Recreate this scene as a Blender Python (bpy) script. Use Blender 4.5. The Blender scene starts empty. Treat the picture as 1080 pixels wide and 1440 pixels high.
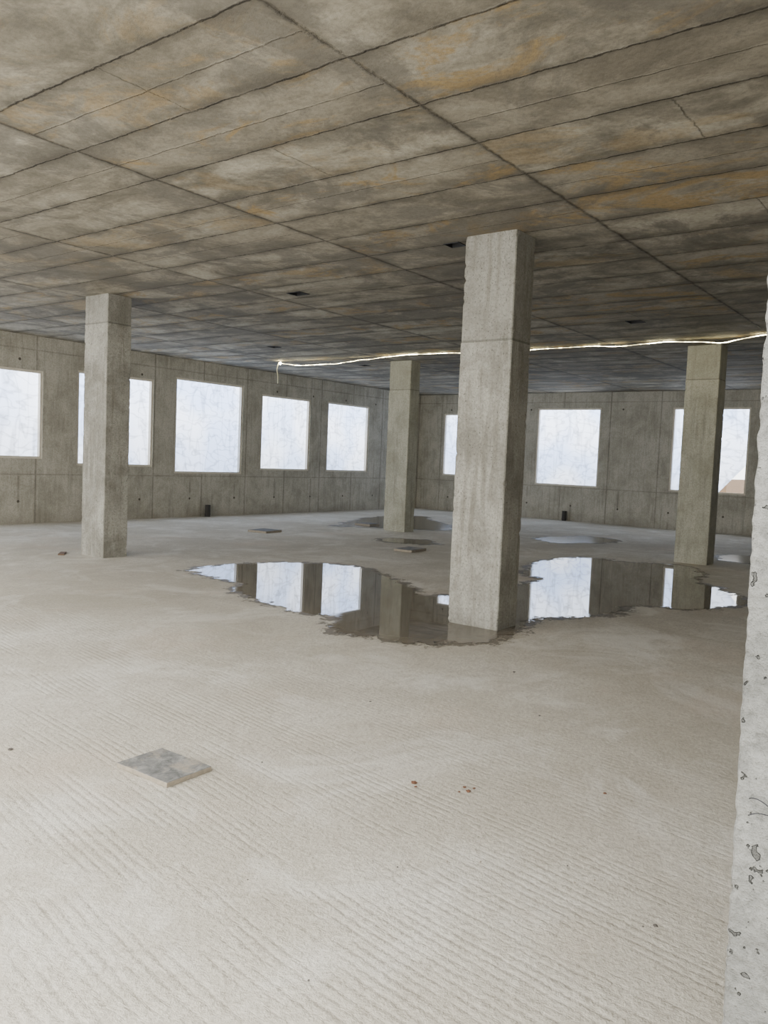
import bpy, bmesh, math, random
from mathutils import Vector, Matrix, noise
random.seed(7)
S=bpy.context.scene
COL=S.collection
H=3.544; XW=21.04; YW=14.68; X0=-1.5; Y0=-3.0; XC=1.2
try:
    S.view_settings.view_transform='AgX'
    S.view_settings.look='None'
    S.view_settings.exposure=0.0
except Exception: pass

# ---------------------------------------------------------------- node helper
class NT:
    def __init__(s,name):
        s.m=bpy.data.materials.new(name); s.m.use_nodes=True
        s.t=s.m.node_tree; s.t.nodes.clear()
        s.out=s.t.nodes.new('ShaderNodeOutputMaterial')
        s.b=s.t.nodes.new('ShaderNodeBsdfPrincipled')
        s.t.links.new(s.b.outputs[0],s.out.inputs[0])
        s.tc=s.t.nodes.new('ShaderNodeTexCoord').outputs['Object']
    def put(s,sock,v):
        if v is None: return
        if isinstance(v,bpy.types.NodeSocket): s.t.links.new(v,sock)
        else:
            if hasattr(sock.default_value,'__len__') and not hasattr(v,'__len__'): v=[v]*len(sock.default_value)
            if hasattr(v,'__len__') and len(sock.default_value)==4 and len(v)==3: v=(*v,1)
            sock.default_value=v
    def math(s,op,a,b=None,c=None,clamp=False):
        n=s.t.nodes.new('ShaderNodeMath'); n.operation=op; n.use_clamp=clamp
        for i,v in enumerate((a,b,c)): s.put(n.inputs[i],v)
        return n.outputs[0]
    def vmath(s,op,a,b=None):
        n=s.t.nodes.new('ShaderNodeVectorMath'); n.operation=op
        s.put(n.inputs[0],a); s.put(n.inputs[1],b)
        return n.outputs[0]
    def mapv(s,v,scale=(1,1,1),rot=(0,0,0),loc=(0,0,0)):
        n=s.t.nodes.new('ShaderNodeMapping'); s.put(n.inputs[0],v)
        n.inputs['Scale'].default_value=scale; n.inputs['Rotation'].default_value=rot; n.inputs['Location'].default_value=loc
        return n.outputs[0]
    def noise(s,v,scale,detail=5,rough=.55,dist=0,color=False):
        n=s.t.nodes.new('ShaderNodeTexNoise'); s.put(n.inputs['Vector'],v)
        n.inputs['Scale'].default_value=scale; n.inputs['Detail'].default_value=detail
        n.inputs['Roughness'].default_value=rough; n.inputs['Distortion'].default_value=dist
        return n.outputs['Color' if color else 'Fac']
    def attr(s,name):
        n=s.t.nodes.new('ShaderNodeAttribute'); n.attribute_name=name; return n.outputs['Fac']
    def ramp(s,f,pts):
        n=s.t.nodes.new('ShaderNodeValToRGB'); s.put(n.inputs[0],f); e=n.color_ramp.elements
        while len(e)<len(pts): e.new(.5)
        for i,(p,c) in enumerate(pts):
            e[i].position=p
            e[i].color=(c,c,c,1) if not hasattr(c,'__len__') else (*c,1)
        return n.outputs[0]
    def mix(s,f,a,b,mode='MIX'):
        n=s.t.nodes.new('ShaderNodeMix'); n.data_type='RGBA'; n.blend_type=mode; n.clamp_factor=True
        s.put(n.inputs[0],f); s.put(n.inputs[6],a); s.put(n.inputs[7],b)
        return n.outputs[2]
    def sep(s,v):
        n=s.t.nodes.new('ShaderNodeSeparateXYZ'); s.put(n.inputs[0],v); return n.outputs
    def comb(s,x,y,z):
        n=s.t.nodes.new('ShaderNodeCombineXYZ')
        for i,v in enumerate((x,y,z)): s.put(n.inputs[i],v)
        return n.outputs[0]
    def bump(s,h,strength=.3,dist=.01,normal=None):
        n=s.t.nodes.new('ShaderNodeBump'); s.put(n.inputs['Height'],h)
        n.inputs['Strength'].default_value=strength; n.inputs['Distance'].default_value=dist
        if normal is not None: s.put(n.inputs['Normal'],normal)
        return n.outputs[0]
    def fin(s,color,rough=.85,normal=None,spec=.25):
        s.put(s.b.inputs['Base Color'],color); s.put(s.b.inputs['Roughness'],rough)
        s.b.inputs['Specular IOR Level'].default_value=spec
        if normal is not None: s.put(s.b.inputs['Normal'],normal)
        return s.m
    def line(s,coord,period,off,width):
        q=s.math('DIVIDE',s.math('SUBTRACT',coord,off),period)
        fr=s.math('ABSOLUTE',s.math('SUBTRACT',s.math('FRACT',s.math('ADD',q,.5)),.5))
        d=s.math('MULTIPLY',fr,period)
        return s.math('SUBTRACT',1,s.math('DIVIDE',d,width),clamp=True)

# ---------------------------------------------------------------- materials
def mat_floor():
    n=NT('floor_concrete'); v=n.tc
    big=n.noise(v,.5,5,.65,.6); mid=n.noise(v,1.9,8,.72,.4); fine=n.noise(v,48,4,.8); speck=n.noise(v,15,4,.78)
    c=n.ramp(big,[(.34,(.50,.46,.37)),(.5,(.60,.56,.465)),(.64,(.69,.655,.565))])
    c=n.mix(n.ramp(mid,[(.44,0.0),(.60,.45)]),c,(.46,.415,.33))
    c=n.mix(n.ramp(speck,[(.40,.35),(.52,0)]),c,(.38,.34,.27))
    c=n.mix(n.ramp(fine,[(.40,.45),(.56,0)]),c,(.31,.28,.225))
    c=n.mix(n.ramp(n.noise(v,1.0,7,.74,.7),[(.51,0),(.62,.5)]),c,(.74,.715,.64))
    rust=n.ramp(n.noise(n.mapv(v,loc=(5,3,0)),.8,4,.6),[(.54,0),(.70,.36)])
    c=n.mix(rust,c,(.57,.47,.365))
    x,y,z=n.sep(v)
    ph=n.math('ADD',n.math('ADD',x,n.math('MULTIPLY',y,-.16)),n.math('MULTIPLY',n.noise(v,.5,1),.14))
    ph=n.math('ADD',ph,n.math('MULTIPLY',n.noise(v,22,3,.8),.022))
    rid=n.math('POWER',n.math('ADD',n.math('MULTIPLY',n.math('SINE',n.math('MULTIPLY',ph,2*math.pi/.040)),.5),.5),2)
    mask=n.ramp(n.noise(n.mapv(v,scale=(3.5,.9,1)),1.4,7,.78),[(.46,0.0),(.55,1)])
    near=n.math('SUBTRACT',1,n.math('DIVIDE',n.math('SUBTRACT',x,2.4),2.2),clamp=True)
    rid=n.math('MULTIPLY',n.math('MULTIPLY',rid,mask),near)
    c=n.mix(n.math('MULTIPLY',rid,.14),c,(.32,.29,.24))
    rough_amt=n.math('ADD',.35,n.math('MULTIPLY',near,.65))
    grit=n.math('ADD',n.math('MULTIPLY',fine,1.4),n.math('ADD',n.math('MULTIPLY',speck,2.0),n.math('MULTIPLY',n.noise(v,6,3),.7)))
    hgt=n.math('ADD',n.math('MULTIPLY',rid,-.55),n.math('MULTIPLY',grit,rough_amt))
    return n.fin(c,.9,n.bump(hgt,.7,.008),.2)

def mat_ceiling():
    n=NT('ceiling_shuttered_concrete'); v=n.tc
    wob=n.math('MULTIPLY',n.math('SUBTRACT',n.noise(v,6,5,.75),.5),.06)
    x,y,z=n.sep(v)
    xw=n.math('ADD',x,wob); yw=n.math('ADD',y,wob)
    px,py=.65,2.45; ox,oy=2.6,2.82
    iy=n.math('FLOOR',n.math('DIVIDE',n.math('SUBTRACT',yw,oy),py))
    ix=n.math('FLOOR',n.math('DIVIDE',n.math('SUBTRACT',xw,ox),px))
    wn=n.t.nodes.new('ShaderNodeTexWhiteNoise'); wn.noise_dimensions='2D'
    n.put(wn.inputs['Vector'],n.comb(ix,iy,0)); rnd=wn.outputs['Value']; rc=wn.outputs['Color']; rs=n.sep(rc)
    vs=n.vmath('ADD',n.mapv(v,scale=(1,.6,1)),n.vmath('MULTIPLY',rc,(9,9,0)))
    cloud=n.noise(vs,1.9,8,.70,.4)
    fine=n.noise(v,28,4,.78)
    c=n.ramp(cloud,[(.36,(.15,.138,.108)),(.45,(.25,.23,.18)),(.53,(.38,.35,.275)),(.64,(.50,.465,.375))])
    c=n.mix(n.ramp(rnd,[(0,.0),(1,.5)]),c,(.21,.185,.14))
    och=n.math('MULTIPLY',n.ramp(n.noise(vs,2.2,7,.72,.7),[(.515,0),(.59,.8)]),n.ramp(rs[1],[(.3,0),(.8,1)]))
    c=n.mix(och,c,(.36,.255,.115))
    grey=n.ramp(n.noise(n.mapv(v,loc=(3,8,0)),1.0,8,.74,.5),[(.49,0),(.57,.65)])
    c=n.mix(grey,c,(.15,.14,.118))
    c=n.mix(n.ramp(fine,[(.34,.35),(.56,0)]),c,(.11,.10,.08))
    jx=n.line(xw,px,ox,.013); jy=n.line(yw,py,oy,.022)
    j2=n.math('MULTIPLY',n.line(xw,px,ox+px*.5,.010),n.math('GREATER_THAN',rs[0],.6))
    j3=n.math('MULTIPLY',n.line(yw,py,oy+py*.5,.009),n.math('GREATER_THAN',rs[2],.88))
    jit=n.ramp(n.noise(v,4,5,.78),[(.38,.3),(.54,.95)])
    sub=n.math('MULTIPLY',n.math('MAXIMUM',j2,j3),.5)
    j=n.math('MAXIMUM',n.math('MULTIPLY',n.math('MAXIMUM',jx,sub),jit),n.math('MULTIPLY',jy,n.ramp(n.noise(v,9,4,.75),[(.35,.3),(.6,.9)])))
    halo=n.math('MAXIMUM',n.line(xw,px,ox,.17),n.line(yw,py,oy,.12))
    halo=n.math('MULTIPLY',n.math('MULTIPLY',halo,halo),n.ramp(n.noise(v,2.2,5,.7),[(.40,.2),(.56,.85)]))
    c=n.mix(halo,c,(.10,.09,.07))
    c=n.mix(j,c,(.05,.045,.036))
    hgt=n.math('ADD',n.math('MULTIPLY',j,1.6),n.math('MULTIPLY',fine,.5))
    return n.fin(c,.85,n.bump(hgt,.6,.01),.1)

def mat_concrete(name,dark,light,streak=.55,joints=None,rough=.85,stain=(.20,.185,.145),seed=0,bumps=.4,pits=.67):
    n=NT(name); v=n.mapv(n.tc,loc=(seed*3.1,seed*1.7,seed*.9))
    oi=n.t.nodes.new('ShaderNodeObjectInfo').outputs['Random']
    v=n.vmath('ADD',v,n.comb(n.math('MULTIPLY',oi,20),n.math('MULTIPLY',oi,13),0))
    big=n.noise(v,1.8,8,.72,.3)
    c=n.ramp(big,[(.38,dark),(.58,light)])
    if streak:
        st=n.noise(n.mapv(v,scale=(8,8,.7)),1.6,6,.7)
        c=n.mix(n.ramp(st,[(.51,0),(.66,streak)]),c,stain)
        c=n.mix(n.ramp(n.noise(n.mapv(v,scale=(9,9,.8),loc=(4,2,0)),1.4,5,.7),[(.54,0),(.70,.45)]),c,tuple(min(1,k*1.25) for k in light))
    fine=n.noise(v,45,4,.78)
    c=n.mix(n.ramp(fine,[(.34,.5),(.55,0)]),c,tuple(k*.55 for k in dark))
    pit=n.ramp(n.noise(v,60,2,.5),[(pits,0),(pits+.04,.75)])
    c=n.mix(pit,c,tuple(k*.4 for k in dark))
    hgt=n.math('ADD',fine,n.math('MULTIPLY',pit,-1.2))
    if not joints:
        c=n.mix(n.math('MULTIPLY',n.attr('upper'),.3),c,tuple(k*.75 for k in dark))
        c=n.mix(n.math('MULTIPLY',n.attr('seam'),.5),c,tuple(k*.3 for k in dark))
    else:
        axis,per,off,zs,dper=joints
        xyz=n.sep(n.tc); u=xyz[axis]; z=xyz[2]
        jn=n.ramp(n.noise(v,3,4,.7),[(.4,.5),(.58,1)])
        j=n.math('MULTIPLY',n.line(u,per,off,.024),.75)
        for zz in zs: j=n.math('MAXIMUM',j,n.math('MULTIPLY',n.math('SUBTRACT',1,n.math('DIVIDE',n.math('ABSOLUTE',n.math('SUBTRACT',z,zz)),.02),clamp=True),.5))
        j=n.math('MULTIPLY',j,jn)
        fu=n.math('MULTIPLY',n.math('SUBTRACT',n.math('FRACT',n.math('DIVIDE',n.math('SUBTRACT',u,off+dper*.25),dper)),.5),dper)
        holes=None
        for zz in (.42,3.08):
            d=n.math('SQRT',n.math('ADD',n.math('POWER',n.math('ABSOLUTE',fu),2),n.math('POWER',n.math('ABSOLUTE',n.math('SUBTRACT',z,zz)),2)))
            hh=n.math('LESS_THAN',d,.026)
            holes=hh if holes is None else n.math('MAXIMUM',holes,hh)
        drip=n.math('MULTIPLY',n.line(u,dper,off+dper*.75,.03),n.ramp(n.noise(v,2,2),[(.45,0),(.6,.5)]))
        drip=n.math('MULTIPLY',drip,n.math('LESS_THAN',z,.9))
        c=n.mix(n.math('MAXIMUM',n.math('MAXIMUM',j,holes),drip),c,(.11,.098,.075))
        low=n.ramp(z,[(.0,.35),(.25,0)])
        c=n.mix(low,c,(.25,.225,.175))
        hgt=n.math('SUBTRACT',hgt,n.math('MULTIPLY',holes,2))
    return n.fin(c,rough,n.bump(hgt,bumps,.008),.25)

def mat_simple(name,col,rough=.7,var=.3,scale=20,metal=0,spec=.4):
    n=NT(name)
    f=n.noise(n.tc,scale,4,.6)
    c=n.mix(n.ramp(f,[(.3,var),(.7,0)]),col,tuple(k*.4 for k in col))
    n.b.inputs['Metallic'].default_value=metal
    return n.fin(c,rough,n.bump(f,.2,.004),spec)

FILM=5.8
def mat_film():
    n=NT('emissive_plastic_film'); v=n.tc
    wr=n.noise(v,.8,1,.5,.3)
    c=n.ramp(wr,[(.38,(.48,.62,.93)),(.62,(.76,.84,1.0))])
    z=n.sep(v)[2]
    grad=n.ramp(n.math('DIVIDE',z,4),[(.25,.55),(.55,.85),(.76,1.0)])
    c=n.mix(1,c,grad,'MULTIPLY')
    def crease_shade(m,sc,w,lo):  # fold shading drawn as darker lines in the emission colour
        f=n.noise(m,sc,1,.4,.4)
        d=n.math('ABSOLUTE',n.math('SUBTRACT',f,.5))
        return n.ramp(d,[(0,lo),(w,1.0)])
    c=n.mix(1,c,crease_shade(n.mapv(v,scale=(1,1,2.2),rot=(.5,.5,0)),2.8,.05,.62),'MULTIPLY')
    c=n.mix(1,c,crease_shade(n.mapv(v,scale=(2.4,2.4,.5),rot=(-.2,-.2,0),loc=(3,3,3)),1.8,.05,.68),'MULTIPLY')
    n.put(n.b.inputs['Emission Color'],c); n.b.inputs['Emission Strength'].default_value=FILM  # daylight through the film is put in as its own emission
    return n.fin((.6,.63,.68),.35,None,.4)

def mat_water(name='puddle_water',base_rough=.012):
    n=NT(name); v=n.tc
    d=n.attr('depth')
    shallow=n.math('SUBTRACT',1,d,clamp=True)
    rip=n.noise(v,22,3,.7,.5)
    c=n.mix(d,(.19,.16,.118),(.15,.13,.10))
    rough=n.math('ADD',base_rough,n.math('MULTIPLY',n.math('POWER',shallow,4),.03))
    n.b.inputs['IOR'].default_value=1.38
    e=n.math('ADD',d,n.math('MULTIPLY',n.math('SUBTRACT',n.noise(n.mapv(v,scale=(1,1.6,1)),4.5,6,.74,.3),.5),2.2))
    n.put(n.b.inputs['Alpha'],n.ramp(e,[(.14,0),(.18,1)]))
    return n.fin(c,rough,n.bump(n.math('MULTIPLY',rip,n.math('POWER',shallow,3)),.14,.005),.5)

def mat_damp():
    n=NT('damp_concrete'); v=n.tc
    c=n.ramp(n.noise(v,9,4,.7),[(.3,(.15,.125,.09)),(.7,(.27,.235,.18))])
    al=n.ramp(n.math('ADD',n.attr('depth'),n.math('MULTIPLY',n.math('SUBTRACT',n.noise(v,5,6,.8),.5),2.0)),[(.86,0),(1.05,.85)])
    n.put(n.b.inputs['Alpha'],al)
    return n.fin(c,.5,None,.3)

M_floor=mat_floor(); M_ceil=mat_ceiling()
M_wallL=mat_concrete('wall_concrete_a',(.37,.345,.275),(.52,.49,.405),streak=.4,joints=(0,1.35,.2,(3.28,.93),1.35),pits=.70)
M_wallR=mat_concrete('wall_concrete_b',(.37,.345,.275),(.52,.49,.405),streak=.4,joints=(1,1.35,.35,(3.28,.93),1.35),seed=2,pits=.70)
M_dim=mat_concrete('wall_concrete_dimmed',(.13,.12,.10),(.20,.19,.16),streak=.3)  # darkened so the unseen walls bounce less light onto the columns
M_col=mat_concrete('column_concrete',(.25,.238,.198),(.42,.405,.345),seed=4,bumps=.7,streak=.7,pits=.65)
M_colfar=mat_concrete('column_concrete_brightened',(.36,.345,.26),(.50,.485,.385),seed=9,bumps=.6,streak=.5)  # light put into the colour: brighter column concrete for the dim far columns
M_near=mat_concrete('rough_column_concrete',(.12,.12,.108),(.22,.22,.20),streak=0,seed=6,bumps=1.3,pits=.66)
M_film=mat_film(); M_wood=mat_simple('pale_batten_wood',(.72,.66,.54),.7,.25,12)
M_water=mat_water(); M_thin=mat_water('thin_puddle_water',.16); M_damp=mat_damp()
M_black=mat_simple('opening_black',(.02,.02,.02),.6,.2)  # black put in for the darkness inside the ceiling openings
M_rust=mat_simple('rusty_brown',(.19,.09,.05),.85,.5,60)
M_stone=mat_simple('dark_grit',(.13,.115,.10),.9,.4,60)
M_wire=mat_simple('dark_steel_wire',(.03,.03,.035),.45,.3,60,.6)

# ---------------------------------------------------------------- mesh helpers
def mk(name,bm,mat,parent=None,smooth=False,label=None,category=None,group=None,kind=None,loc=(0,0,0)):
    me=bpy.data.meshes.new(name); bmesh.ops.recalc_face_normals(bm,faces=bm.faces); bm.to_mesh(me); bm.free()
    if mat: me.materials.append(mat)
    for p in me.polygons: p.use_smooth=smooth
    o=bpy.data.objects.new(name,me); o.location=loc; COL.objects.link(o)
    if parent: o.parent=parent
    if label: o['label']=label
    if category: o['category']=category
    if group: o['group']=group
    if kind: o['kind']=kind
    return o
def box(bm,x0,x1,y0,y1,z0,z1):
    vs=[bm.verts.new((x,y,z)) for x in (x0,x1) for y in (y0,y1) for z in (z0,z1)]
    for f in ((0,1,3,2),(4,6,7,5),(0,4,5,1),(2,3,7,6),(0,2,6,4),(1,5,7,3)): bm.faces.new([vs[i] for i in f])
def cells(u0,u1,w0,w1,holes):
    us=sorted({u0,u1,*[h[0] for h in holes],*[h[1] for h in holes]})
    for a,b in zip(us,us[1:]):
        m=(a+b)/2
        hs=sorted([(h[2],h[3]) for h in holes if h[0]<m<h[1]])
        c=w0
        for lo,hi in hs:
            if lo>c+1e-4: yield a,b,c,lo
            c=hi
        if c<w1-1e-4: yield a,b,c,w1

# ---------------------------------------------------------------- shell
bm=bmesh.new(); box(bm,X0,XW,Y0,YW,-.25,0); mk('floor',bm,M_floor,kind='structure')
holes=[(7.47,7.67,7.13,7.36),(6.47,6.63,4.17,4.34),(11.0,11.22,4.08,4.3),(13.95,14.15,11.25,11.45),(11.0,11.2,11.1,11.3)]
bm=bmesh.new()
for a,b,c,d in cells(XC,XW,Y0,YW,holes): box(bm,a,b,c,d,H,H+.28)
mk('ceiling',bm,M_ceil,kind='structure')
WL=[(2.0,3.8,1.1,2.98),(4.4,6.0,1.1,2.98),(6.6,8.43,1.23,2.90),(9.16,10.97,1.12,3.00),(11.56,13.57,.99,3.12),(14.19,15.97,1.10,2.98),(16.67,18.48,1.10,2.99)]  # first two windows are out of view, added for their light
bm=bmesh.new()
for a,b,c,d in cells(XC,XW+.3,0,H,WL): box(bm,a,b,YW,YW+.3,c,d)
mk('wall_north',bm,M_wallL,kind='structure')
WR=[(11.95,13.77,1.08,2.97),(8.72,10.61,.96,3.12),(4.93,6.80,.98,3.12),(1.2,3.0,.98,3.12)]
bm=bmesh.new()
for a,b,c,d in cells(Y0,YW,0,H,WR): box(bm,XW,XW+.3,a,b,c,d)
mk('wall_east',bm,M_wallR,kind='structure')
bm=bmesh.new(); box(bm,1.3,XW,Y0-.3,Y0,0,H); mk('wall_south',bm,M_dim,kind='structure')
bm=bmesh.new(); box(bm,1.32,1.6,Y0,-.27,0,H); mk('wall_west_blocker',bm,M_dim,kind='structure')  # unseen wall added to block sky light from the columns' south faces

def window(n,a,b,z0,z1,side,torn=False):
    dep=.11
    def P(u,w,z): return (u,YW+w,z) if side=='N' else (XW+w,u,z)
    bm=bmesh.new(); nx,nz=20,20; g={}
    ins=.03
    for i in range(nx+1):
        for j in range(nz+1):
            u=a+ins+(b-a-2*ins)*i/nx; z=z0+ins+(z1-z0-2*ins)*j/nz
            e=min(i,nx-i,j,nz-j)/4; e=min(1,e)
            w=dep+.035*e*noise.noise(Vector((u*3.1,z*1.7,n)))+.012*e*noise.noise(Vector((u*11,z*5,n*3)))
            g[i,j]=bm.verts.new(P(u,w,z))
    for i in range(nx):
        for j in range(nz):
            if torn and i+j<6: continue
            if torn and i+j==6: bm.faces.new([g[i+1,j],g[i+1,j+1],g[i,j+1]]); continue
            bm.faces.new([g[i,j],g[i+1,j],g[i+1,j+1],g[i,j+1]])
    bmesh.ops.delete(bm,geom=[v for v in bm.verts if not v.link_faces],context='VERTS')
    o=mk('window_%d'%n,bm,M_film,smooth=True,kind='structure')
    bm=bmesh.new(); t=.045
    def B(u0,u1,q0,q1,w0,w1):
        p=P(u0,w0,q0);r=P(u1,w1,q1); box(bm,min(p[0],r[0]),max(p[0],r[0]),min(p[1],r[1]),max(p[1],r[1]),q0,q1)
    B(a,a+t,z0,z1,.02,.10); B(b-t,b,z0,z1,.02,.10); B(a+t,b-t,z0,z0+t,.02,.10); B(a+t,b-t,z1-t,z1,.02,.10)
    mk('window_frame',bm,M_wood,parent=o)
k=1
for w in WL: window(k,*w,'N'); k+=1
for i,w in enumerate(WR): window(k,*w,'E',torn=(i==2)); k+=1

# ---------------------------------------------------------------- columns
def column(x,y,sx,sy,seams,label,mat=M_col,rough=.0014,ch=.009,nseg=110,freq=22,chipd=.022,lean=0):
    bm=bmesh.new(); ls=bm.verts.layers.float.new('seam'); lu=bm.verts.layers.float.new('upper')
    pts=[]; N=9
    cor=[(ch,0),(sx-ch,0),(sx,ch),(sx,sy-ch),(sx-ch,sy),(ch,sy),(0,sy-ch),(0,ch)]
    for i in range(8):
        p,q=cor[i],cor[(i+1)%8]
        m=N if i%2==0 else 1
        for t in range(m): pts.append((p[0]+(q[0]-p[0])*t/m,p[1]+(q[1]-p[1])*t/m))
    zs=[H*i/nseg for i in range(nseg+1)]
    for s in seams:
        zs=[z for z in zs if abs(z-s)>.02]+[s-.012,s-.007,s+.007,s+.012]
    zs=sorted(set(zs)); rings=[]
    for z in zs:
        sm=1 if any(abs(z-s)<.008 for s in seams) else 0
        up=1 if seams and z>max(seams)+.01 else 0
        inset=.004*sm+.003*up
        ring=[]
        for px,py in pts:
            cx,cy=px-sx/2,py-sy/2
            corner=abs(abs(cx)-sx/2)<.02 and abs(abs(cy)-sy/2)<.02
            nv=noise.noise(Vector(((x+px)*freq,(y+py)*freq,z*freq)))
            d=nv*rough
            if corner:
                chip=max(0,noise.noise(Vector((x*7+(cx>0)*5,y*3+(cy>0)*9,z*26)))-.25)
                d-=chip*chipd
            d-=inset
            nx=(1 if cx>0 else -1) if abs(abs(cx)-sx/2)<.02 else 0
            ny=(1 if cy>0 else -1) if abs(abs(cy)-sy/2)<.02 else 0
            v=bm.verts.new((px+nx*d,py+ny*d+lean*(z-1.3),z)); v[ls]=sm; v[lu]=up
            ring.append(v)
        rings.append(ring)
    n=len(pts)
    for r0,r1 in zip(rings,rings[1:]):
        for i in range(n): bm.faces.new([r0[i],r0[(i+1)%n],r1[(i+1)%n],r1[i]])
    bm.faces.new(rings[0][::-1]); bm.faces.new(rings[-1])
    return mk('concrete_column',bm,mat,label=label,category='column',group='square concrete columns',loc=(x,y,0))
column(6.37,3.50,.36,.53,[2.60],'tall square concrete column standing in the water puddle, seam near the top')
column(6.41,9.60,.38,.53,[3.17],'pale square concrete column on dry floor before the windowed wall')
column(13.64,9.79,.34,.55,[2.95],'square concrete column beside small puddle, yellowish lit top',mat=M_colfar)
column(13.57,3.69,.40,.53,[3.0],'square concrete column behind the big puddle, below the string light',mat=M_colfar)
column(1.285,-.262,.40,.549,[],'rough pale concrete column with pitted edge and tie wire',mat=M_near,rough=.0022,ch=.003,nseg=900,freq=75,chipd=.004,lean=.009)

# ---------------------------------------------------------------- puddles
def smooth_outline(pts,sub=10,jit=.03,seed=0):
    out=[];n=len(pts)
    for i in range(n):
        p0,p1,p2,p3=[Vector(pts[(i+k)%n]) for k in (-1,0,1,2)]
        for t in range(sub):
            s=t/sub
            q=.5*((2*p1)+(-p0+p2)*s+(2*p0-5*p1+4*p2-p3)*s*s+(-p0+3*p1-3*p2+p3)*s**3)
            j=Vector((0,0))
            for fr,am in ((3,.8),(11,.6),(27,.45)):
                j+=Vector((noise.noise(Vector((q.x*fr,q.y*fr,seed))),noise.noise(Vector((q.x*fr,q.y*fr,seed+9)))))*jit*am
            out.append(q+j)
    return out
def inside(p,poly):
    c=False;n=len(poly)
    for i in range(n):
        a,b=poly[i],poly[i-1]
        if (a.y>p.y)!=(b.y>p.y) and p.x<(b.x-a.x)*(p.y-a.y)/(b.y-a.y)+a.x: c=not c
    return c
def dist(p,poly):
    m=9
    for i in range(len(poly)):
        a,b=poly[i-1],poly[i]; ab=b-a
        t=max(0,min(1,(p-a).dot(ab)/max(ab.length_squared,1e-9)))
        m=min(m,(p-a-ab*t).length)
    return m
from mathutils.geometry import delaunay_2d_cdt
def patch(name,poly,z,falloff,mat,grow=0,step=.05,parent=None,**kw):
    x0=min(p.x for p in poly)-grow;x1=max(p.x for p in poly)+grow;y0=min(p.y for p in poly)-grow;y1=max(p.y for p in poly)+grow
    bm=bmesh.new(); lay=bm.verts.layers.float.new('depth'); g={}
    if grow==0:
        vs=[p.copy() for p in poly]; ed=[(i,(i+1)%len(poly)) for i in range(len(poly))]
        y=y0
        while y<y1:
            x=x0
            while x<x1:
                q=Vector((x+random.uniform(-.01,.01),y+random.uniform(-.01,.01)))
                if inside(q,poly) and dist(q,poly)>step*.45: vs.append(q)
                x+=step
            y+=step
        V,E,F,_,_,_=delaunay_2d_cdt(vs,ed,[],1,1e-6)
        bv=[]
        for q in V:
            v=bm.verts.new((q.x,q.y,z)); v[lay]=min(1,dist(q,poly)/falloff); bv.append(v)
        for f in F:
            c=sum((V[i] for i in f),Vector((0,0)))/len(f)
            if inside(c,poly):
                try: bm.faces.new([bv[i] for i in f])
                except Exception: pass
    else:
        nx=int((x1-x0)/step)+1; ny=int((y1-y0)/step)+1
        def gv(i,j):
            if (i,j) not in g:
                q=Vector((x0+i*step,y0+j*step)); d=dist(q,poly)
                s=1 if inside(q,poly) else max(0,1-d/grow)
                v=bm.verts.new((q.x,q.y,z)); v[lay]=s; g[i,j]=v
            return g[i,j]
        for i in range(nx):
            for j in range(ny):
                c=Vector((x0+(i+.5)*step,y0+(j+.5)*step))
                ins=inside(c,poly); dd=dist(c,poly)
                if ins and dd>.45: continue
                if ins or dd<grow:
                    bm.faces.new([gv(i,j),gv(i+1,j),gv(i+1,j+1),gv(i,j+1)])
    return mk(name,bm,mat,parent=parent,**kw)
def puddle(pts,label,jit=.05,seed=0,grow=.32,fall=.32,step=.1,mat=None):
    poly=smooth_outline([Vector(p) for p in pts],12,jit,seed)
    o=patch('water_puddle',poly,.004,fall,mat or M_water,step=step,label=label,category='puddle',group='puddles of water on the slab')
    patch('damp_edge',poly,.002,fall,M_damp,grow=grow,step=.08,parent=o)
big=[(6.60,8.05),(7.48,8.22),(8.28,7.76),(8.68,6.97),(8.38,6.30),(7.96,5.63),(7.50,5.04),(7.63,4.90),(8.3,4.86),(8.92,4.76),(9.25,4.74),(9.77,4.80),(9.95,5.13),(10.39,5.31),(11.37,5.63),(12.42,5.64),(13.0,5.1),(12.70,4.90),(13.20,4.04),(12.53,3.42),(11.60,3.24),(10.84,2.70),(10.37,2.29),(9.88,2.20),(9.06,2.56),(8.70,3.12),(8.18,2.99),(7.78,3.14),(7.36,3.41),(6.90,3.45),(6.45,3.32),(6.02,3.28),(5.66,3.46),(5.42,3.60),(5.19,4.28),(5.22,4.55),(5.50,4.74),(5.69,5.04),(5.63,5.51),(5.83,6.14),(5.94,6.56),(6.30,6.84),(6.42,7.3)]
puddle(big,'large still puddle reflecting the windows, spread around a column',.10,1)
puddle([(13.3,11.4),(14.56,12.05),(16.34,12.80),(18.0,12.4),(17.30,11.60),(15.58,9.76),(14.8,9.6),(14.41,10.07),(14.0,10.6)],'shallow puddle with damp margins behind a column',.16,3,fall=.28,mat=M_thin)
puddle([(15.23,7.55),(16.73,7.14),(16.5,6.3),(15.73,6.24),(14.65,6.82)],'small thin puddle on the dusty slab near the wall',.14,5,fall=.22,mat=M_thin)
puddle([(14.5,3.6),(15.4,4.0),(16.0,3.5),(15.6,2.8),(14.8,2.7)],'small dark puddle beside a column',.12,6,fall=.22,mat=M_thin)
puddle([(11.7,8.95),(12.3,9.2),(12.7,8.6),(12.2,8.0),(11.8,8.4)],'narrow damp puddle on the dusty slab',.12,8,fall=.25,mat=M_thin)

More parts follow.
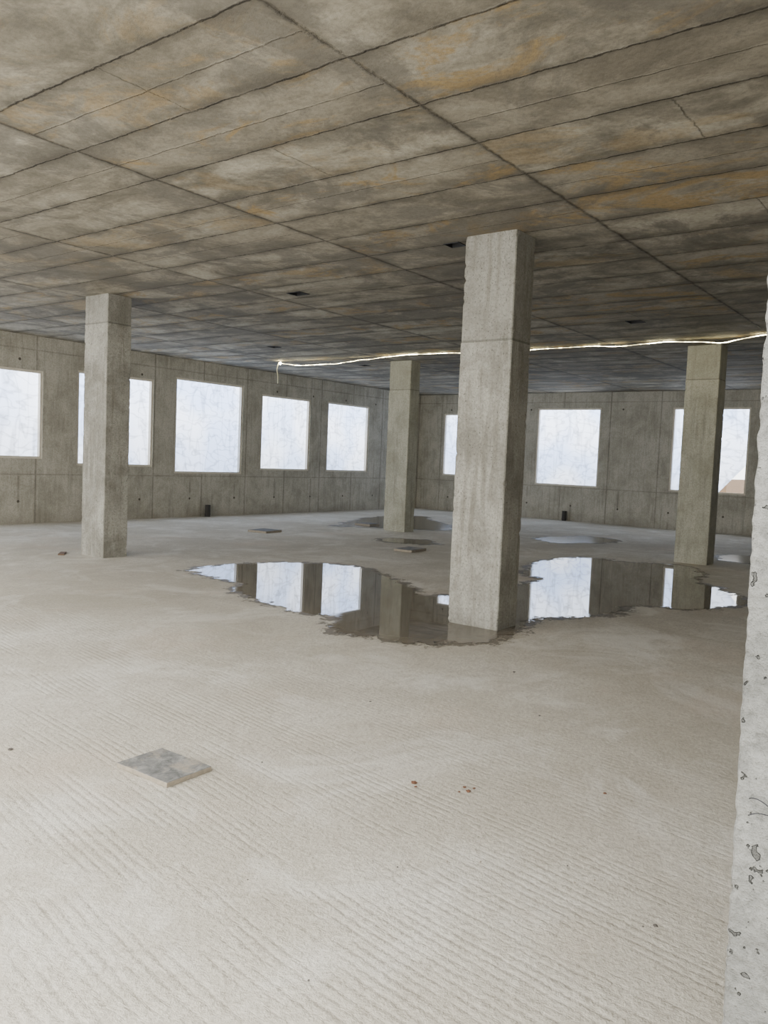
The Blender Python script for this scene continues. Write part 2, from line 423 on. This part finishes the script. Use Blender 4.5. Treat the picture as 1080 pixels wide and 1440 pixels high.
# ---------------------------------------------------------------- floor hatch covers
def mat_slab():
    n=NT('grey_cover_board'); v=n.tc
    c=n.ramp(n.noise(v,16,7,.78,.6),[(.36,(.10,.10,.092)),(.52,(.19,.188,.175)),(.66,(.31,.30,.27))])
    c=n.mix(n.ramp(n.noise(v,6,5,.7),[(.53,0),(.64,.7)]),c,(.36,.31,.235))
    return n.fin(c,.75,n.bump(n.noise(v,60,4),.4,.003),.3)
M_slab=mat_slab(); M_edge=mat_simple('pale_board_edge',(.36,.31,.235),.8,.5,40)
M_dirty=mat_simple('dirty_dark_board',(.13,.12,.10),.7,.4,20)
def cover(cx,cy,sx,sy,rot,th,label,mat=M_slab):
    bm=bmesh.new(); box(bm,-sx/2,sx/2,-sy/2,sy/2,.001,th)
    bmesh.ops.bevel(bm,geom=bm.edges[:],offset=.0015,segments=1,affect='EDGES')
    o=mk('floor_cover',bm,M_edge,label=label,category='cover board',group='square covers over floor openings',loc=(cx,cy,0))
    o.rotation_euler=(0,0,rot)
    o.data.materials.append(mat)
    for p in o.data.polygons:
        if p.normal.z>.5: p.material_index=1
cover(2.375,3.035,.262,.36,math.radians(1.5),.024,'grey stained square cover board with pale edges lying on the slab')
cover(11.06,11.25,.5,.44,.15,.04,'dark dirty square cover board flat on the slab',M_dirty)
cover(10.95,7.72,.5,.34,.1,.04,'dusty grey square cover board on damp slab')
cover(14.3,11.3,.4,.4,.1,.04,'dark dirty square cover board by a puddle',M_dirty)

# ---------------------------------------------------------------- open-bottomed caps added in the ceiling openings to keep sky light out
for a,b,c,d in holes:
    bm=bmesh.new(); box(bm,a+.004,b-.004,c+.004,d-.004,H-.006,H+.22)
    bot=min(bm.faces,key=lambda f:f.calc_center_median().z)
    bmesh.ops.delete(bm,geom=[bot],context='FACES_ONLY')
    bmesh.ops.solidify(bm,geom=bm.faces[:],thickness=.006)
    mk('opening_cap',bm,M_black,label='added black cap keeping sky light out of the ceiling opening',category='ceiling opening cap',group='black caps added in the ceiling openings')

# ---------------------------------------------------------------- pipe stubs by the walls
def tube(bm,r0,r1,z0,z1,seg=24):
    R=[]
    for r,z in ((r0,z0),(r0,z1),(r1,z1),(r1,z0+.02)):
        R.append([bm.verts.new((r*math.cos(2*math.pi*i/seg),r*math.sin(2*math.pi*i/seg),z)) for i in range(seg)])
    for a,b in zip(R,R[1:]):
        for i in range(seg): bm.faces.new([a[i],a[(i+1)%seg],b[(i+1)%seg],b[i]])
    bm.faces.new(R[0]); bm.faces.new(R[-1])
M_pipe=mat_simple('dark_grey_plastic',(.045,.042,.036),.7,.3)
for x,y in ((12.47,14.58),(20.93,9.58)):
    bm=bmesh.new(); tube(bm,.062,.054,0,.27); tube(bm,.068,.0625,.05,.065)
    mk('pipe_stub',bm,M_pipe,label='short dark plastic drain pipe rising from the floor by the wall',category='pipe',group='drain pipe stubs along the walls',loc=(x,y,0))

# ---------------------------------------------------------------- string light
def curve(name,pts,r,mat,parent=None,**kw):
    cu=bpy.data.curves.new(name,'CURVE'); cu.dimensions='3D'; cu.bevel_depth=r; cu.bevel_resolution=1; cu.use_fill_caps=True
    sp=cu.splines.new('NURBS'); sp.points.add(len(pts)-1)
    for p,q in zip(sp.points,pts): p.co=(*q,1)
    sp.order_u=3; sp.use_endpoint_u=True; sp.resolution_u=4
    tmp=bpy.data.objects.new(name,cu); COL.objects.link(tmp)
    dg=bpy.context.evaluated_depsgraph_get(); me=bpy.data.meshes.new_from_object(tmp.evaluated_get(dg))
    bpy.data.objects.remove(tmp); me.name=name; me.materials.clear(); me.materials.append(mat)
    o=bpy.data.objects.new(name,me); COL.objects.link(o)
    if parent: o.parent=parent
    for k,v in kw.items(): o[k]=v
    return o
def mat_glow():
    n=NT('warm_glowing_strip')
    f=n.noise(n.tc,1.8,4,.85)
    c=n.ramp(f,[(.35,(1,.80,.34)),(.6,(1,.93,.58))])
    k=n.ramp(f,[(.44,.04),(.51,.22),(.60,1)])
    n.put(n.b.inputs['Emission Color'],n.mix(1,c,k,'MULTIPLY')); n.b.inputs['Emission Strength'].default_value=60
    return n.fin((.9,.85,.7),.4)
M_glow=mat_glow()
ZT=H-.022
pts=[(12.73,12.69,3.49),(12.8,12.3,3.44),(12.85,11.6,3.42),(12.85,10.9,3.45),(12.85,10.26,3.49),(12.75,9.3,ZT),(12.83,8.26,ZT),(12.93,7.4,3.47),(12.9,6.54,ZT),(12.9,5.8,ZT),(12.9,5.0,3.49),(12.85,4.3,ZT),(12.88,3.5,3.46),(12.7,2.87,ZT),(12.7,1.5,3.48),(12.7,0,ZT),(12.7,-2,3.5)]
fine=[]
for a,b in zip(pts,pts[1:]):
    for t in (0,.33,.66):
        q=[a[i]+(b[i]-a[i])*t for i in range(3)]
        q[2]=min(ZT,q[2]+.03*noise.noise(Vector((q[1]*3,0,0)))); fine.append(tuple(q))
rope=curve('rope_light',fine,.005,M_glow,label='warm glowing rope light strung along the concrete ceiling',category='rope light')
curve('loose_end',[(12.73,12.69,3.50),(12.70,12.73,3.38),(12.73,12.70,3.22),(12.72,12.69,3.05)],.009,mat_simple('pale_cable',(.8,.78,.55),.5,.1),parent=rope)
bm=bmesh.new(); bmesh.ops.create_uvsphere(bm,u_segments=12,v_segments=8,radius=.028)
nb=NT('bright_lamp'); nb.b.inputs['Emission Color'].default_value=(1,.88,.5,1); nb.b.inputs['Emission Strength'].default_value=140
mk('end_lamp',bm,nb.fin((1,.9,.7)),smooth=True,parent=rope,loc=(12.75,12.66,3.485))

# ---------------------------------------------------------------- debris
def chip(x,y,s,mat,label,name='rubble_chip',seed=0,flat=.4,z=0):
    bm=bmesh.new(); bmesh.ops.create_icosphere(bm,subdivisions=2,radius=s)
    for v in bm.verts:
        d=1+.5*noise.noise(v.co*(1.6/s)+Vector((seed*7,0,0))); v.co*=d; v.co.z*=flat
    m=min(v.co.z for v in bm.verts)
    for v in bm.verts: v.co.z-=m
    mk(name,bm,mat,label=label,category='debris',group='small debris scattered on the slab',loc=(x,y,z))
R='small rusty brown fragment lying on the dusty slab'; G='small dark grit chip on the dusty slab'
for i,(x,y,s,m) in enumerate([(3.05,2.07,.014,M_rust),(3.02,2.04,.007,M_rust),(3.17,1.87,.009,M_rust),(3.14,1.83,.012,M_rust),(3.19,1.83,.007,M_rust),(3.11,1.86,.006,M_rust),(3.56,1.35,.008,M_rust),(2.02,3.77,.012,M_stone),(2.63,.80,.008,M_stone),(2.6,.83,.004,M_stone),(4.4,2.1,.008,M_stone),(3.9,3.0,.008,M_stone),(5.2,2.7,.01,M_stone)]):
    chip(x,y,s,m,R if m is M_rust else G,seed=i)
rr=random.Random(3)
for i in range(30):
    x=rr.uniform(1.6,5.5);y=rr.uniform(.3,1)*x*1.2
    chip(x,y,rr.uniform(.002,.0045),M_stone if rr.random()<.3 else M_edge,'tiny crumb of mortar on the dusty slab',name='mortar_crumb',seed=i+30,flat=.7)
bm=bmesh.new(); box(bm,-.13,.13,-.04,.04,0,.02); bmesh.ops.bevel(bm,geom=bm.edges[:],offset=.003,segments=1,affect='EDGES')
o=mk('timber_offcut',bm,mat_simple('dull_brown_timber',(.17,.11,.07),.85,.4,30),label='short brown timber offcut lying beside a column base',category='timber',loc=(6.22,10.28,0)); o.rotation_euler=(0,0,.9)
curve('tie_wire',[(1.286,.266,1.015),(1.278,.260,1.022),(1.274,.243,1.020),(1.275,.223,1.006),(1.279,.233,1.000),(1.277,.253,1.001),(1.280,.264,.992)],.0008,M_wire,label='thin bent steel tie wire sticking out of the rough column',category='wire')

# ---------------------------------------------------------------- outside: low shed seen through the torn film
bm=bmesh.new()
vs=[(36,9.2,0),(40,9.2,0),(40,9.9,0),(36,9.9,0),(36,9.2,.95),(40,9.2,.95),(40,9.9,.95),(36,9.9,.95),(36,9.3,1.25),(40,9.3,1.25)]
V=[bm.verts.new(v) for v in vs]
for f in ((0,4,8,7,3),(1,2,6,9,5),(0,1,5,4),(3,7,6,2),(4,5,9,8),(7,8,9,6),(0,3,2,1)): bm.faces.new([V[i] for i in f])
mk('garden_shed',bm,mat_simple('brown_render',(.13,.085,.05),.9,.2,3),label='low brown gabled shed seen outside through torn film',category='shed')

# ---------------------------------------------------------------- light
w=bpy.data.worlds.new('overcast_sky'); S.world=w; w.use_nodes=True
bg=w.node_tree.nodes['Background']; bg.inputs[0].default_value=(1.0,.992,.978,1); bg.inputs[1].default_value=5.4

# ---------------------------------------------------------------- camera
cam=bpy.data.cameras.new('camera'); co=bpy.data.objects.new('camera',cam); COL.objects.link(co); S.camera=co
yaw,pitch,roll=map(math.radians,(37.154,3.735,2.389))
fw=Vector((math.cos(yaw)*math.cos(pitch),math.sin(yaw)*math.cos(pitch),-math.sin(pitch)))
r=Vector((math.sin(yaw),-math.cos(yaw),0)); u=r.cross(fw)
r2=r*math.cos(roll)+u*math.sin(roll); u2=-r*math.sin(roll)+u*math.cos(roll)
m=Matrix((r2,u2,-fw)).transposed().to_4x4(); m.translation=Vector((0,0,1.5)); co.matrix_world=m
cam.sensor_fit='VERTICAL'; cam.sensor_height=24; cam.lens=24*1139.1/1440; cam.clip_start=.05; cam.clip_end=300
